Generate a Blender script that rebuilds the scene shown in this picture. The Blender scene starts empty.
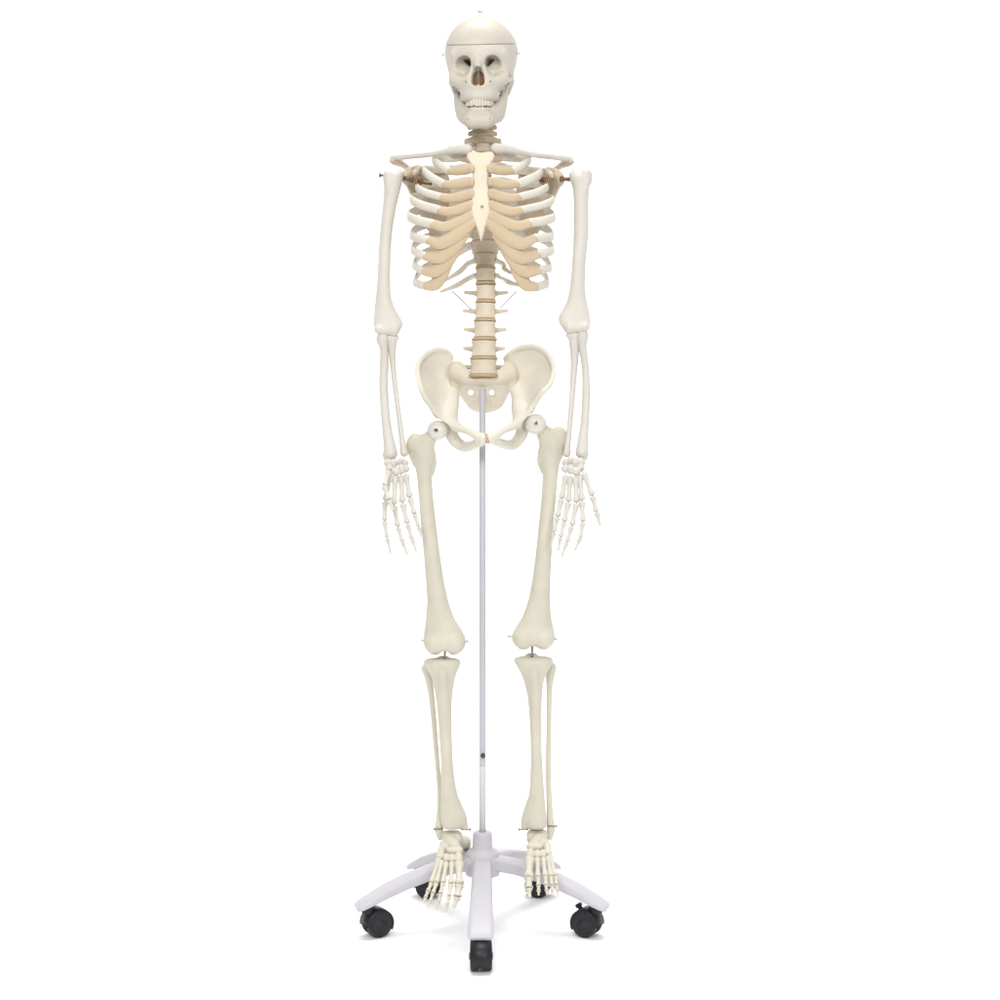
import bpy, math, random
import numpy as np
from mathutils import Vector, Matrix
random.seed(7)
C = bpy.context.scene.collection
D0, CZ = 2.6, 0.85                      # camera distance and height, metres

def P(px, py, d=0.0):                   # point at real depth d (metres behind the pole plane)
    s = 0.002 * (D0 + d) / D0
    return np.array([(px - 500) * s, d, CZ + (500 - py) * s])
def S(d=0.0): return 0.002 * (D0 + d) / D0

# ------------------------------------------------------------------ materials
def lin(c):
    return tuple((v / 12.92 if v <= .04045 else ((v + .055) / 1.055) ** 2.4) for v in [x / 255 for x in c])
def mat(name, col, col2=None, rough=.45, bump=.10, scale=22, metallic=0, spec=.30, fine=130, sss=0):
    if not metallic and 'white' not in name:                    # a bright studio: plastics a little below white paper
        col = tuple(v * .84 for v in col); col2 = tuple(v * .84 for v in (col2 or col))
    m = bpy.data.materials.new(name); m.use_nodes = True
    nt = m.node_tree; b = nt.nodes['Principled BSDF']
    b.inputs['Roughness'].default_value = rough; b.inputs['Metallic'].default_value = metallic
    b.inputs['Specular IOR Level'].default_value = spec
    if sss:
        b.inputs['Subsurface Weight'].default_value = sss
        b.inputs['Subsurface Radius'].default_value = (1, .75, .5)
        b.inputs['Subsurface Scale'].default_value = .004
    tc = nt.nodes.new('ShaderNodeTexCoord')
    n = nt.nodes.new('ShaderNodeTexNoise'); n.inputs['Scale'].default_value = scale
    n.inputs['Detail'].default_value = 6; n.inputs['Roughness'].default_value = .6
    nt.links.new(tc.outputs['Object'], n.inputs['Vector'])
    r = nt.nodes.new('ShaderNodeValToRGB')
    r.color_ramp.elements[0].position = .32; r.color_ramp.elements[1].position = .68
    r.color_ramp.elements[0].color = (*(col2 or col), 1); r.color_ramp.elements[1].color = (*col, 1)
    nt.links.new(n.outputs['Fac'], r.inputs['Fac']); nt.links.new(r.outputs['Color'], b.inputs['Base Color'])
    rr = nt.nodes.new('ShaderNodeMapRange')
    rr.inputs['To Min'].default_value = max(rough - .08, .02); rr.inputs['To Max'].default_value = rough + .1
    nt.links.new(n.outputs['Fac'], rr.inputs['Value']); nt.links.new(rr.outputs['Result'], b.inputs['Roughness'])
    if bump:
        n2 = nt.nodes.new('ShaderNodeTexNoise'); n2.inputs['Scale'].default_value = fine
        n2.inputs['Detail'].default_value = 5
        nt.links.new(tc.outputs['Object'], n2.inputs['Vector'])
        bp = nt.nodes.new('ShaderNodeBump'); bp.inputs['Strength'].default_value = bump
        bp.inputs['Distance'].default_value = .002
        nt.links.new(n2.outputs['Fac'], bp.inputs['Height']); nt.links.new(bp.outputs['Normal'], b.inputs['Normal'])
    return m
M = dict(
    skull=mat('skull_plastic', (.70, .65, .56), (.66, .61, .52), sss=.15),
    arm=mat('arm_bone_plastic', (.735, .70, .635), (.69, .65, .58)),
    leg=mat('leg_bone_plastic', (.705, .67, .56), (.645, .605, .49)),
    rib=mat('rib_plastic', (.83, .79, .695), (.78, .735, .63)),
    pelvis=mat('pelvis_plastic', (.84, .80, .69), (.80, .755, .64)),
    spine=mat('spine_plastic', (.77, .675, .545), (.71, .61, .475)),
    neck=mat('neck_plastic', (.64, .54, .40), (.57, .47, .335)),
    sleeve=mat('pole_sleeve_paint', (.76, .745, .79), (.74, .725, .77), bump=0),
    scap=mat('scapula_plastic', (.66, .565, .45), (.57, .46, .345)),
    cart=mat('costal_cartilage_plastic', (.665, .53, .36), (.615, .475, .31), bump=.08),
    stern=mat('sternum_plastic', (.80, .72, .58), (.77, .68, .53), bump=.08),
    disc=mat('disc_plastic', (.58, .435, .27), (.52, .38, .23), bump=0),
    ball=mat('polished_joint_ball', (.80, .77, .69), (.77, .735, .65), rough=.16, bump=0, spec=.6),
    sac=mat('sacrum_plastic', (.79, .72, .60), (.74, .665, .54)),
    tooth=mat('tooth_enamel', (.77, .72, .61), (.73, .67, .545), rough=.25, bump=0),
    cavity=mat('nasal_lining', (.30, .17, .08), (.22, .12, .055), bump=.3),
    steel=mat('steel', (.45, .44, .42), (.38, .36, .34), rough=.3, bump=0, metallic=1),
    brass=mat('aged_brass', (.22, .13, .07), (.15, .085, .05), rough=.4, bump=0, metallic=.6),
    dark=mat('dark_steel', (.10, .09, .08), (.07, .06, .055), rough=.4, bump=0, metallic=.7),
    wire=mat('joint_wire', (.32, .27, .22), (.26, .21, .17), rough=.4, bump=0, metallic=.6),
    cord=mat('nylon_cord', (.75, .74, .75), (.7, .69, .7), rough=.5, bump=0),
    stand=mat('powder_coated_metal', (.57, .553, .592), (.55, .533, .572), rough=.38, bump=.03, scale=20, fine=900),
    pole=mat('pole_metal', (.58, .57, .62), (.55, .54, .59), rough=.35, bump=0, scale=20),
    black=mat('black_nylon', (.016, .0145, .019), (.011, .010, .013), rough=.42, bump=.05, scale=40),
    tread=mat('grey_black_tread', (.024, .022, .028), (.018, .016, .021), rough=.55, bump=.05, scale=40),
    back=mat('white_paper_sweep', (.93, .93, .93), (.925, .925, .925), rough=.9, bump=0, scale=3, spec=.1),
)

# ------------------------------------------------------------------ objects
def link(name, verts, faces, m, parent=None, smooth=True):
    v = np.asarray(verts, dtype=np.float64)
    c = (v.min(0) + v.max(0)) / 2
    me = bpy.data.meshes.new(name)
    me.from_pydata((v - c).tolist(), [], [list(map(int, f)) for f in faces])
    me.materials.append(m if not isinstance(m, str) else M[m])
    if smooth: me.polygons.foreach_set('use_smooth', [True] * len(me.polygons))
    me.update()
    o = bpy.data.objects.new(name, me); C.objects.link(o)
    o['wc'] = tuple(c); pw = Vector(parent['wc']) if parent else Vector((0, 0, 0))
    o.parent = parent; o.location = Vector(c) - pw
    return o
def thing(name, loc, label, cat):
    o = bpy.data.objects.new(name, None); C.objects.link(o)
    o.location = loc; o['wc'] = tuple(loc); o.empty_display_size = .1
    o['label'] = label; o['category'] = cat
    return o

# ------------------------------------------------------------------ implicit surfaces
def smin(a, b, k):
    if k <= 0: return np.minimum(a, b)
    h = np.maximum(k - np.abs(a - b), 0) / k
    return np.minimum(a, b) - h * h * k * .25

class Sdf:
    def __init__(self): self.ops = []
    def add(self, fn, lo, hi, k=0., sub=False):
        self.ops.append((fn, np.asarray(lo, float), np.asarray(hi, float), k, sub)); return self
    def cone(self, a, b, ra, rb, k=0., sub=False, n=None, f=1.0):
        # tapered capsule; thickness along unit axis n is divided by f
        a = np.asarray(a, float); b = np.asarray(b, float)
        if n is not None:
            n = np.asarray(n, float); n = n / np.linalg.norm(n)
        w = max(ra, rb) * max(1., 1. / f)
        lo = np.minimum(a, b) - w; hi = np.maximum(a, b) + w
        def fn(X, Y, Z):
            px, py, pz = X - a[0], Y - a[1], Z - a[2]
            q = b - a
            if n is not None:
                s = (px * n[0] + py * n[1] + pz * n[2]) * (f - 1)
                px = px + s * n[0]; py = py + s * n[1]; pz = pz + s * n[2]
                q = q + (q @ n) * (f - 1) * n
            L = q @ q + 1e-12
            t = np.clip((px * q[0] + py * q[1] + pz * q[2]) / L, 0, 1)
            dd = np.sqrt((px - t * q[0]) ** 2 + (py - t * q[1]) ** 2 + (pz - t * q[2]) ** 2)
            return (dd - (ra + (rb - ra) * t)) / max(1., f)**.5
        return self.add(fn, lo, hi, k, sub)
    def chain(self, pts, k=0., sub=False, n=None, f=1.0):       # pts: (xyz, r), splined, one smooth tube
        if len(pts) > 2:
            q = crom([[*p, r] for p, r in pts], (len(pts) - 1) * 4 + 1)
            pts = [(p[:3], p[3]) for p in q]
        t = Sdf()
        for (a, ra), (b, rb) in zip(pts[:-1], pts[1:]): t.cone(a, b, ra, rb, 0, False, n, f)
        lo = np.min([o[1] for o in t.ops], 0); hi = np.max([o[2] for o in t.ops], 0)
        return self.add(t.ops, lo, hi, k, sub)
    def ell(self, c, r, k=0., sub=False, rot=None):
        c = np.asarray(c, float); r = np.asarray(r, float)
        R = np.eye(3) if rot is None else np.array(Matrix.Rotation(rot[0], 3, rot[1]))
        w = r if rot is None else np.full(3, r.max())
        def fn(X, Y, Z):
            x, y, z = X - c[0], Y - c[1], Z - c[2]
            u = (R[0, 0] * x + R[1, 0] * y + R[2, 0] * z) / r[0]
            v = (R[0, 1] * x + R[1, 1] * y + R[2, 1] * z) / r[1]
            q = (R[0, 2] * x + R[1, 2] * y + R[2, 2] * z) / r[2]
            k0 = np.sqrt(u * u + v * v + q * q)
            k1 = np.sqrt((u / r[0]) ** 2 + (v / r[1]) ** 2 + (q / r[2]) ** 2) + 1e-9
            return k0 * (k0 - 1) / k1
        return self.add(fn, c - w, c + w, k, sub)
    def loft(self, rows, dfun, k=0., rnd=.008, sig=3.0):
        # stacked ellipses: rows of (py, left px, right px, half depth px); dfun = [(py, depth), ...]
        r = np.asarray(rows, float); y = np.arange(r[0, 0] - 12, r[-1, 0] + 12.01, .5)
        g = np.exp(-.5 * (np.arange(-24, 25) * .5 / sig) ** 2); g /= g.sum()
        dd = np.asarray(dfun, float)
        def sm(v):
            v = np.interp(y, r[:, 0], v); return np.convolve(np.pad(v, 24, mode='edge'), g, 'valid')
        Lp, Rp, Bp = sm(r[:, 1]), sm(r[:, 2]), sm(r[:, 3]); de = np.interp(y, dd[:, 0], dd[:, 1])
        sc = .002 * (D0 + de) / D0
        zz = (CZ + (500 - y) * sc)[::-1]; cx = (((Lp + Rp) / 2 - 500) * sc)[::-1]; aa = ((Rp - Lp) / 2 * sc)[::-1]; bb = (Bp * sc)[::-1]; cy = de[::-1]
        z0, z1 = np.interp(-r[-1, 0], -y[::-1], zz), np.interp(-r[0, 0], -y[::-1], zz)
        def fn(X, Y, Z):
            f = lambda v: np.interp(Z[0, 0], zz, v)[None, None, :]
            a, b = f(aa), f(bb)
            q = (np.sqrt(((X - f(cx)) / a) ** 2 + ((Y - f(cy)) / b) ** 2) - 1) * np.minimum(a, b)
            e = np.maximum(z0 - Z, Z - z1)
            return -smin(-q, np.broadcast_to(-e, q.shape), rnd)
        self.add(fn, [(cx - aa).min(), (cy - bb).min(), z0], [(cx + aa).max(), (cy + bb).max(), z1], k)
        return self
    def plate(self, poly, ctrl, thick, k=0., sub=False, rnd=.002, smooth=2):
        # an xz outline given a curved depth y = g(x, z) through ctrl points and a thickness (number or ctrl list)
        pg = np.asarray(poly, float)
        for _ in range(smooth):                                   # Chaikin
            nx = np.roll(pg, -1, 0); pg = np.stack([.75 * pg + .25 * nx, .25 * pg + .75 * nx], 1).reshape(-1, 2)
        ct = np.asarray(ctrl, float)                              # x, z, y[, t]
        tps = lambda r2: .5 * r2 * np.log(r2 + 1e-12)
        A = ct[:, :2]; n = len(A)
        K = tps(((A[:, None] - A[None]) ** 2).sum(-1)) + np.eye(n) * 1e-6
        Q = np.hstack([np.ones((n, 1)), A]); L = np.block([[K, Q], [Q.T, np.zeros((3, 3))]])
        w = np.linalg.solve(L, np.concatenate([ct[:, 2], np.zeros(3)]))
        wt = np.linalg.solve(L, np.concatenate([ct[:, 3], np.zeros(3)])) if ct.shape[1] > 3 else None
        def field(wv, x, z):
            out = wv[n] + wv[n + 1] * x + wv[n + 2] * z
            for i in range(n): out = out + wv[i] * tps((x - A[i, 0]) ** 2 + (z - A[i, 1]) ** 2)
            return out
        def fn(X, Y, Z):
            x = np.broadcast_to(X, (X.shape[0], 1, Z.shape[2])); z = np.broadcast_to(Z, (X.shape[0], 1, Z.shape[2]))
            d2 = np.full(x.shape, 1e9); sgn = np.ones(x.shape)
            a = pg; b = np.roll(pg, -1, 0)
            for (ax, az), (bx, bz) in zip(a, b):
                ex, ez = bx - ax, bz - az; wx, wz = x - ax, z - az
                t = np.clip((wx * ex + wz * ez) / (ex * ex + ez * ez + 1e-15), 0, 1)
                d2 = np.minimum(d2, (wx - ex * t) ** 2 + (wz - ez * t) ** 2)
                c1 = z >= az; c2 = z < bz; c3 = ex * wz > ez * wx
                flip = (c1 & c2 & c3) | (~c1 & ~c2 & ~c3)
                sgn = np.where(flip, -sgn, sgn)
            p2 = np.sqrt(d2) * sgn
            g = field(w, x, z)
            e = 1e-3
            gx = (field(w, x + e, z) - g) / e; gz = (field(w, x, z + e) - g) / e
            t = thick if wt is None else np.maximum(field(wt, x, z), .0012)
            dy = np.abs(Y - g) / np.sqrt(1 + gx * gx + gz * gz) - t + rnd
            pp = np.broadcast_to(p2 + rnd, dy.shape)
            return np.minimum(np.maximum(dy, pp), 0) + np.sqrt(np.maximum(dy, 0) ** 2 + np.maximum(pp, 0) ** 2) - rnd
        lo = [pg[:, 0].min(), ct[:, 2].min() - .03, pg[:, 1].min()]; hi = [pg[:, 0].max(), ct[:, 2].max() + .03, pg[:, 1].max()]
        return self.add(fn, lo, hi, k, sub)
    def mesh(self, h=.0015):
        adds = [o for o in self.ops if not o[4]]
        lo = np.min([o[1] for o in adds], 0) - 3 * h; hi = np.max([o[2] for o in adds], 0) + 3 * h
        kk = max(o[3] for o in self.ops); lo -= kk * .3; hi += kk * .3
        N = np.ceil((hi - lo) / h).astype(int) + 1
        ax = [lo[i] + h * np.arange(N[i]) for i in range(3)]
        V = np.full(N, .05)
        for fn, l, u, k, sub in self.ops:
            pad = k + 3 * h
            i0 = np.clip(np.floor((l - pad - lo) / h).astype(int), 0, N); i1 = np.clip(np.ceil((u + pad - lo) / h).astype(int) + 1, 0, N)
            if (i1 <= i0).any(): continue
            s = tuple(slice(a, b) for a, b in zip(i0, i1))
            if isinstance(fn, list):                              # a chain: hard union of its pieces first
                v = np.full(i1 - i0, .05)
                for f2, l2, u2, _, _ in fn:
                    j0 = np.clip(np.floor((l2 - pad - lo) / h).astype(int), i0, i1); j1 = np.clip(np.ceil((u2 + pad - lo) / h).astype(int) + 1, i0, i1)
                    if (j1 <= j0).any(): continue
                    X, Y, Z = ax[0][j0[0]:j1[0]][:, None, None], ax[1][j0[1]:j1[1]][None, :, None], ax[2][j0[2]:j1[2]][None, None, :]
                    w = tuple(slice(a - c, b - c) for a, b, c in zip(j0, j1, i0))
                    v[w] = np.minimum(v[w], f2(X, Y, Z))
            else:
                X = ax[0][s[0]][:, None, None]; Y = ax[1][s[1]][None, :, None]; Z = ax[2][s[2]][None, None, :]
                v = fn(X, Y, Z)
            V[s] = -smin(-V[s], v, k) if sub else smin(V[s], v, k)
        return nets(V, lo, h)

def nets(V, lo, h):
    ins = V < 0
    nx, ny, nz = np.array(V.shape) - 1
    cor = [(i, j, k) for i in (0, 1) for j in (0, 1) for k in (0, 1)]
    cnt = np.zeros((nx, ny, nz), np.int8)
    for i, j, k in cor: cnt += ins[i:i + nx, j:j + ny, k:k + nz]
    I, J, K = np.nonzero((cnt > 0) & (cnt < 8))
    idx = np.full((nx, ny, nz), -1, np.int64); idx[I, J, K] = np.arange(len(I))
    acc = np.zeros((len(I), 3)); num = np.zeros(len(I))
    for a in cor:
        for ax in range(3):
            if a[ax]: continue
            b = list(a); b[ax] = 1
            va = V[I + a[0], J + a[1], K + a[2]]; vb = V[I + b[0], J + b[1], K + b[2]]
            m = (va < 0) != (vb < 0)
            t = np.where(m, va / np.where(m, va - vb, 1), 0)
            for c in range(3):
                acc[:, c] += np.where(m, a[c] + (t if c == ax else 0), 0)
            num += m
    verts = lo + h * (np.stack([I, J, K], 1) + acc / num[:, None])
    faces = []
    for ax in range(3):
        o1, o2 = (ax + 1) % 3, (ax + 2) % 3
        sl0 = [slice(1, -1)] * 3; sl1 = [slice(1, -1)] * 3
        sl0[ax] = slice(0, -1); sl1[ax] = slice(1, None)
        A = ins[tuple(sl0)]; B = ins[tuple(sl1)]
        off = np.ones(3, int); off[ax] = 0
        for inv, mk in ((False, A & ~B), (True, ~A & B)):
            q = np.stack(np.nonzero(mk), 1) + off
            if not len(q): continue
            def at(d1, d2):
                p = q.copy(); p[:, o1] += d1; p[:, o2] += d2
                return idx[p[:, 0], p[:, 1], p[:, 2]]
            f = np.stack([at(-1, -1), at(0, -1), at(0, 0), at(-1, 0)], 1)
            faces.append(f[:, ::-1] if inv else f)
    faces = np.concatenate(faces)
    # one light relaxation pass to take the voxel steps out
    for lam in (.5, -.3, .4, -.2):
        sm = np.zeros_like(verts); c = np.zeros(len(verts))
        for i in range(4):
            a, b = faces[:, i], faces[:, (i + 1) % 4]
            for d in range(3):
                sm[:, d] += np.bincount(a, verts[b, d], len(verts)) + np.bincount(b, verts[a, d], len(verts))
            c += np.bincount(a, minlength=len(verts)) + np.bincount(b, minlength=len(verts))
        verts = verts + lam * (sm / np.maximum(c, 1)[:, None] - verts)
    return verts, faces

def bone(name, sdf, m, parent, h=.0015, xf=None):
    v, f = sdf.mesh(h)
    if xf is not None: v = xf(v)
    return link(name, v, f, m, parent)
def PC(pts):                              # pixel chain (px, py, d, r_px) -> world chain
    return [(P(x, y, d), r * S(d)) for x, y, d, r in pts]

# ------------------------------------------------------------------ swept tubes
def crom(pts, n):
    p = np.asarray(pts, float); p = np.vstack([2 * p[0] - p[1], p, 2 * p[-1] - p[-2]])
    out = []
    m = len(p) - 3
    for t in np.linspace(0, m, n):
        i = min(int(t), m - 1); u = t - i
        a, b, c, d = p[i:i + 4]
        out.append(.5 * (2 * b + (c - a) * u + (2 * a - 5 * b + 4 * c - d) * u * u + (3 * b - a - 3 * c + d) * u ** 3))
    return np.array(out)
def sweep(pts, ra, rb, axis=None, n=40, seg=14, taper=None, center=None):
    """tube along a spline; ra = radius towards the reference normal, rb = across it"""
    c = crom(pts, n); T = np.gradient(c, axis=0); T /= np.linalg.norm(T, axis=1)[:, None]
    ra = np.interp(np.linspace(0, 1, n), np.linspace(0, 1, len(ra)), ra) if np.ndim(ra) else np.full(n, ra)
    rb = np.interp(np.linspace(0, 1, n), np.linspace(0, 1, len(rb)), rb) if np.ndim(rb) else np.full(n, rb)
    V = []; ang = np.linspace(0, 2 * np.pi, seg, endpoint=False)
    e = [(.0, .35), (.012, .8)]
    for i in range(n):
        if center is not None:
            N = c[i] - np.array([center[0], center[1], c[i][2]])
        else: N = np.array(axis, float)
        N = N - (N @ T[i]) * T[i]; N /= np.linalg.norm(N) + 1e-9
        H = np.cross(T[i], N)
        for a in ang: V.append(c[i] + N * ra[i] * math.cos(a) + H * rb[i] * math.sin(a))
    F = []
    for i in range(n - 1):
        for j in range(seg):
            F.append((i * seg + j, i * seg + (j + 1) % seg, (i + 1) * seg + (j + 1) % seg, (i + 1) * seg + j))
    for i, flip in ((0, True), (n - 1, False)):               # rounded caps
        base = i * seg; s = -1 if flip else 1
        r = min(ra[i], rb[i]); ring = base
        for f, o in ((.8, .5), (.45, .8)):
            st = len(V)
            for j in range(seg): V.append(c[i] + (V[base + j] - c[i]) * f + T[i] * s * r * o)
            for j in range(seg):
                q = (ring + j, ring + (j + 1) % seg, st + (j + 1) % seg, st + j)
                F.append(q[::-1] if flip else q)
            ring = st
        st = len(V); V.append(c[i] + T[i] * s * r * .9)
        for j in range(seg):
            q = (ring + j, ring + (j + 1) % seg, st)
            F.append(q[::-1] if flip else q)
    return np.array(V), F
def lathe(a, b, prof, seg=16, flat=1.0, axis=(0, 1, 0)):
    """surface of revolution from a to b; prof = (t along, radius in metres); flat squashes along axis"""
    a = np.asarray(a, float); b = np.asarray(b, float); T = b - a; L = np.linalg.norm(T); T /= L
    N = np.array(axis, float)
    if abs(N @ T) > .95: N = np.array([1., 0, 0])
    N -= (N @ T) * T; N /= np.linalg.norm(N); H = np.cross(T, N)
    V, F = [], []
    for t, r in prof:
        for j in range(seg):
            w = 2 * math.pi * j / seg
            V.append(a + T * L * t + N * r * flat * math.cos(w) + H * r * math.sin(w))
    for i in range(len(prof) - 1):
        for j in range(seg):
            F.append((i * seg + j, i * seg + (j + 1) % seg, (i + 1) * seg + (j + 1) % seg, (i + 1) * seg + j))
    F.append(tuple(range(seg))[::-1]); n = (len(prof) - 1) * seg; F.append(tuple(range(n, n + seg)))
    return np.array(V), F
def merge(*ms):
    V, F, o = [], [], 0
    for v, f in ms:
        V.append(np.asarray(v)); F += [tuple(int(i) + o for i in q) for q in f]; o += len(v)
    return np.vstack(V), F
def rod(a, b, r, seg=14):
    return lathe(a, b, [(0, r * .55), (.0, r * .85), (.03, r), (.97, r), (1, r * .85), (1, r * .55)], seg)
def ball(c, r, seg=14):
    c = np.asarray(c, float); r = np.broadcast_to(r, 3); V, F = [], []
    nr = seg // 2 + 1
    for i in range(nr):
        th = math.pi * (i + .02) / (nr - .96)
        for j in range(seg):
            w = 2 * math.pi * j / seg
            V.append(c + r * np.array([math.sin(th) * math.cos(w), math.sin(th) * math.sin(w), math.cos(th)]))
    for i in range(nr - 1):
        for j in range(seg):
            F.append((i * seg + j, (i + 1) * seg + j, (i + 1) * seg + (j + 1) % seg, i * seg + (j + 1) % seg))
    F.append(tuple(range(seg))); n = (nr - 1) * seg; F.append(tuple(range(n, n + seg))[::-1])
    return np.array(V), F

BX = P(482.5, 500)[0]
SK = thing('anatomical_skeleton', (BX, 0, 0.08),
           'life size ivory plastic human skeleton model hanging on a white rolling stand', 'skeleton model')

# ================================================================== SKULL (local millimetres)
mm = .001
def skull_xf(v):
    R = np.array(Matrix.Rotation(math.radians(-3.2), 3, 'Z') @ Matrix.Rotation(math.radians(14), 3, 'X'))
    return np.asarray(v) @ R.T + P(480.6, 62, -.012)
def mir(p, s): return (p[0] * s * mm, p[1] * mm, p[2] * mm)
def skull_sdf():
    s = Sdf()
    s.ell(mir((0, 26, 21), 1), (.0735, .076, .063))
    s.ell(mir((0, -24, 22), 1), (.0605, .0545, .056), k=.026)
    s.ell(mir((0, 18, -14), 1), (.062, .066, .044), k=.02)
    s.ell(mir((0, 20, -38), 1), (.040, .048, .022), k=.015)
    for g in (-1, 1):
        s.chain([(mir((0, -71, 5), g), .008), (mir((22, -70, 9), g), .0085), (mir((43, -60, 6), g), .0075)], k=.022)
        s.chain([(mir((44, -59, 6), g), .0065), (mir((50, -55, -8), g), .006), (mir((50, -56, -24), g), .0068), (mir((46, -60, -36), g), .011)], k=.010)
        s.chain([(mir((46, -60, -37), g), .0105), (mir((34, -69, -40), g), .010), (mir((21, -74, -37), g), .008)], k=.010)
        s.chain([(mir((49, -57, -37), g), .0075), (mir((57, -35, -37), g), .0045), (mir((60.5, -10, -34), g), .0042), (mir((60, 12, -29), g), .005)], k=.006, n=(1, 0, 0), f=1.25)
        s.chain([(mir((12, -76, -4), g), .0055), (mir((14, -77, -25), g), .006), (mir((17, -76, -44), g), .009)], k=.010)
        s.chain([(mir((8, -77, -52), g), .011), (mir((21, -70, -56), g), .010), (mir((27, -52, -56), g), .009)], k=.010)
        s.chain([(mir((36, -66, -44), g), .008), (mir((27, -64, -54), g), .009)], k=.008)
        s.chain([(mir((21, -69, -63), g), .009), (mir((28, -52, -69), g), .0095), (mir((29, -42, -71), g), .008)], k=.008)
        s.chain([(mir((52, 24, -38), g), .014), (mir((50, 18, -58), g), .008)], k=.012)
        s.cone(mir((30, -40, -10), g), mir((30, -30, -45), g), .024, .018, k=.012)      # walls behind the orbits
        s.cone(mir((42, -36, 2), g), mir((45, -28, -18), g), .012, .010, k=.012)
    s.chain([(mir((0, -76, 4), 1), .0085), (mir((0, -84, -8), 1), .0062), (mir((0, -90, -17), 1), .0055)], k=.010)
    s.cone(mir((0, -50, -30), 1), mir((0, -55, -58), 1), .022, .022, k=.012)
    s.chain([(mir((-21, -70, -69), 1), .0085), (mir((-9, -80, -70), 1), .0085), (mir((9, -80, -70), 1), .0085), (mir((21, -70, -69), 1), .0085)], k=.010)
    for g in (-1, 1):
        s.cone(mir((20, -72, -66), g), mir((25, -48, -66), g), .0085, .008, k=.008)
    # openings
    for g in (-1, 1):
        s.cone(mir((32.5, -90, -14), g), mir((28, -60, -6), g), .0180, .0120, k=.005, sub=True, n=(0, 0, 1), f=1.0)
        s.cone(mir((27, -92, -8), g), mir((24, -62, -4), g), .0130, .009, k=.005, sub=True)
        s.cone(mir((38, -92, -19), g), mir((33, -64, -10), g), .0135, .009, k=.005, sub=True)
        s.cone(mir((24, -60, -4), g), mir((18, -38, -2), g), .0075, .004, k=.004, sub=True)
        s.chain([(mir((28, -60, 0), g), .0022), (mir((21, -60, -4), g), .0036), (mir((17, -60, -10), g), .0026)], sub=True, n=(0, 1, 0), f=.08, k=.002)
        s.cone(mir((24, -100, -43), g), mir((24, -78, -43), g), .0016, .0014, sub=True, k=.002)
    s.chain([(mir((0, -88, -19), 1), .0045), (mir((0, -82, -30), 1), .0078)], k=.003, sub=True, n=(0, 1, 0), f=.25)
    for g in (-1, 1):
        s.chain([(mir((3.5, -82, -32), g), .0075), (mir((5, -82, -43), g), .0075)], k=.003, sub=True, n=(0, 1, 0), f=.25)
    # septum and nasal spine
    s.chain([(mir((0, -68, -22), 1), .0075), (mir((.6, -68, -46), 1), .0085)], k=.001, n=(1, 0, 0), f=9)
    s.cone(mir((0, -84, -51), 1), mir((0, -89, -50), 1), .003, .0015, k=.003)
    return s
sk = skull_sdf()
zc = 27 * mm
full_ops = list(sk.ops)
def half(z, keep_above):
    big = .3
    def fn(X, Y, Z):
        zz = Z - .10 * (Y + .06)             # cut runs slightly downwards to the back
        return np.broadcast_to((zz - z) if keep_above else (z - zz), np.broadcast_shapes(X.shape, Y.shape, Z.shape))
    return fn
def cut(ops, fn):
    s = Sdf(); s.ops = list(ops); s.add(fn, (-.2, -.2, -.2), (.2, .2, .2), .0009, True); return s
# remove what is above the cut for the base, below it for the cap: a real 0.8 mm saw gap lies between them
skull = bone('skull', cut(full_ops, lambda X, Y, Z: -half(zc - .0002, True)(X, Y, Z)), 'skull', SK, .0013, skull_xf)
cap = bone('skull_cap', cut(full_ops[:8], lambda X, Y, Z: -half(zc + .0003, False)(X, Y, Z)), 'skull', skull, .0013, skull_xf)
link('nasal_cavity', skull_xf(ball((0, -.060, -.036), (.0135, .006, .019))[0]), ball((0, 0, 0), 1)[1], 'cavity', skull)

def tooth_row(z0, z1, front, half_w, back, n, seed):
    rnd = random.Random(seed); ms = []
    th = np.linspace(-1, 1, n)
    for t in th:
        a = t * math.radians(84)
        x = half_w * math.sin(a); y = back + (front - back) * math.cos(a) ** .8
        w = (.0034 + .0012 * abs(t)) * rnd.uniform(.88, 1.08); zt = z0 + rnd.uniform(-.0008, .0008); zb = z1 + rnd.uniform(-.001, .001) - (z1 - z0) * .08 * abs(t)
        s = Sdf(); c = ((x, y, zt)); e = ((x, y, zb))
        ms.append(lathe((x, y, zt), (x, y, zb), [(0, w * .5), (.12, w * .66), (.55, w * .9), (.86, w * .94), (.96, w * .8), (1, w * .5)], 10, .8, (math.sin(a), -math.cos(a), 0)))
    return merge(*ms)
v, f = tooth_row(-.071, -.0885, -.0865, .0255, -.040, 14, 1); link('upper_teeth', skull_xf(v), f, 'tooth', skull)
# hook in the crown of the skull
hk = merge(rod((0, .014, .078), (0, .014, .096), .0012, 10), rod((-.0045, .014, .0965), (.0045, .014, .0965), .0022, 10), ball((0, .014, .083), (.004, .004, .0016), 12))
link('hook', skull_xf(hk[0]), hk[1], 'steel', skull)
for g in (-1, 1):
    b = merge(rod((g * .069, .012, .016), (g * .077, .012, .0165), .0016, 10), ball((g * .0765, .012, .0165), .0022, 10))
    link('cap_latch', skull_xf(b[0]), b[1], 'steel', skull)

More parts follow.
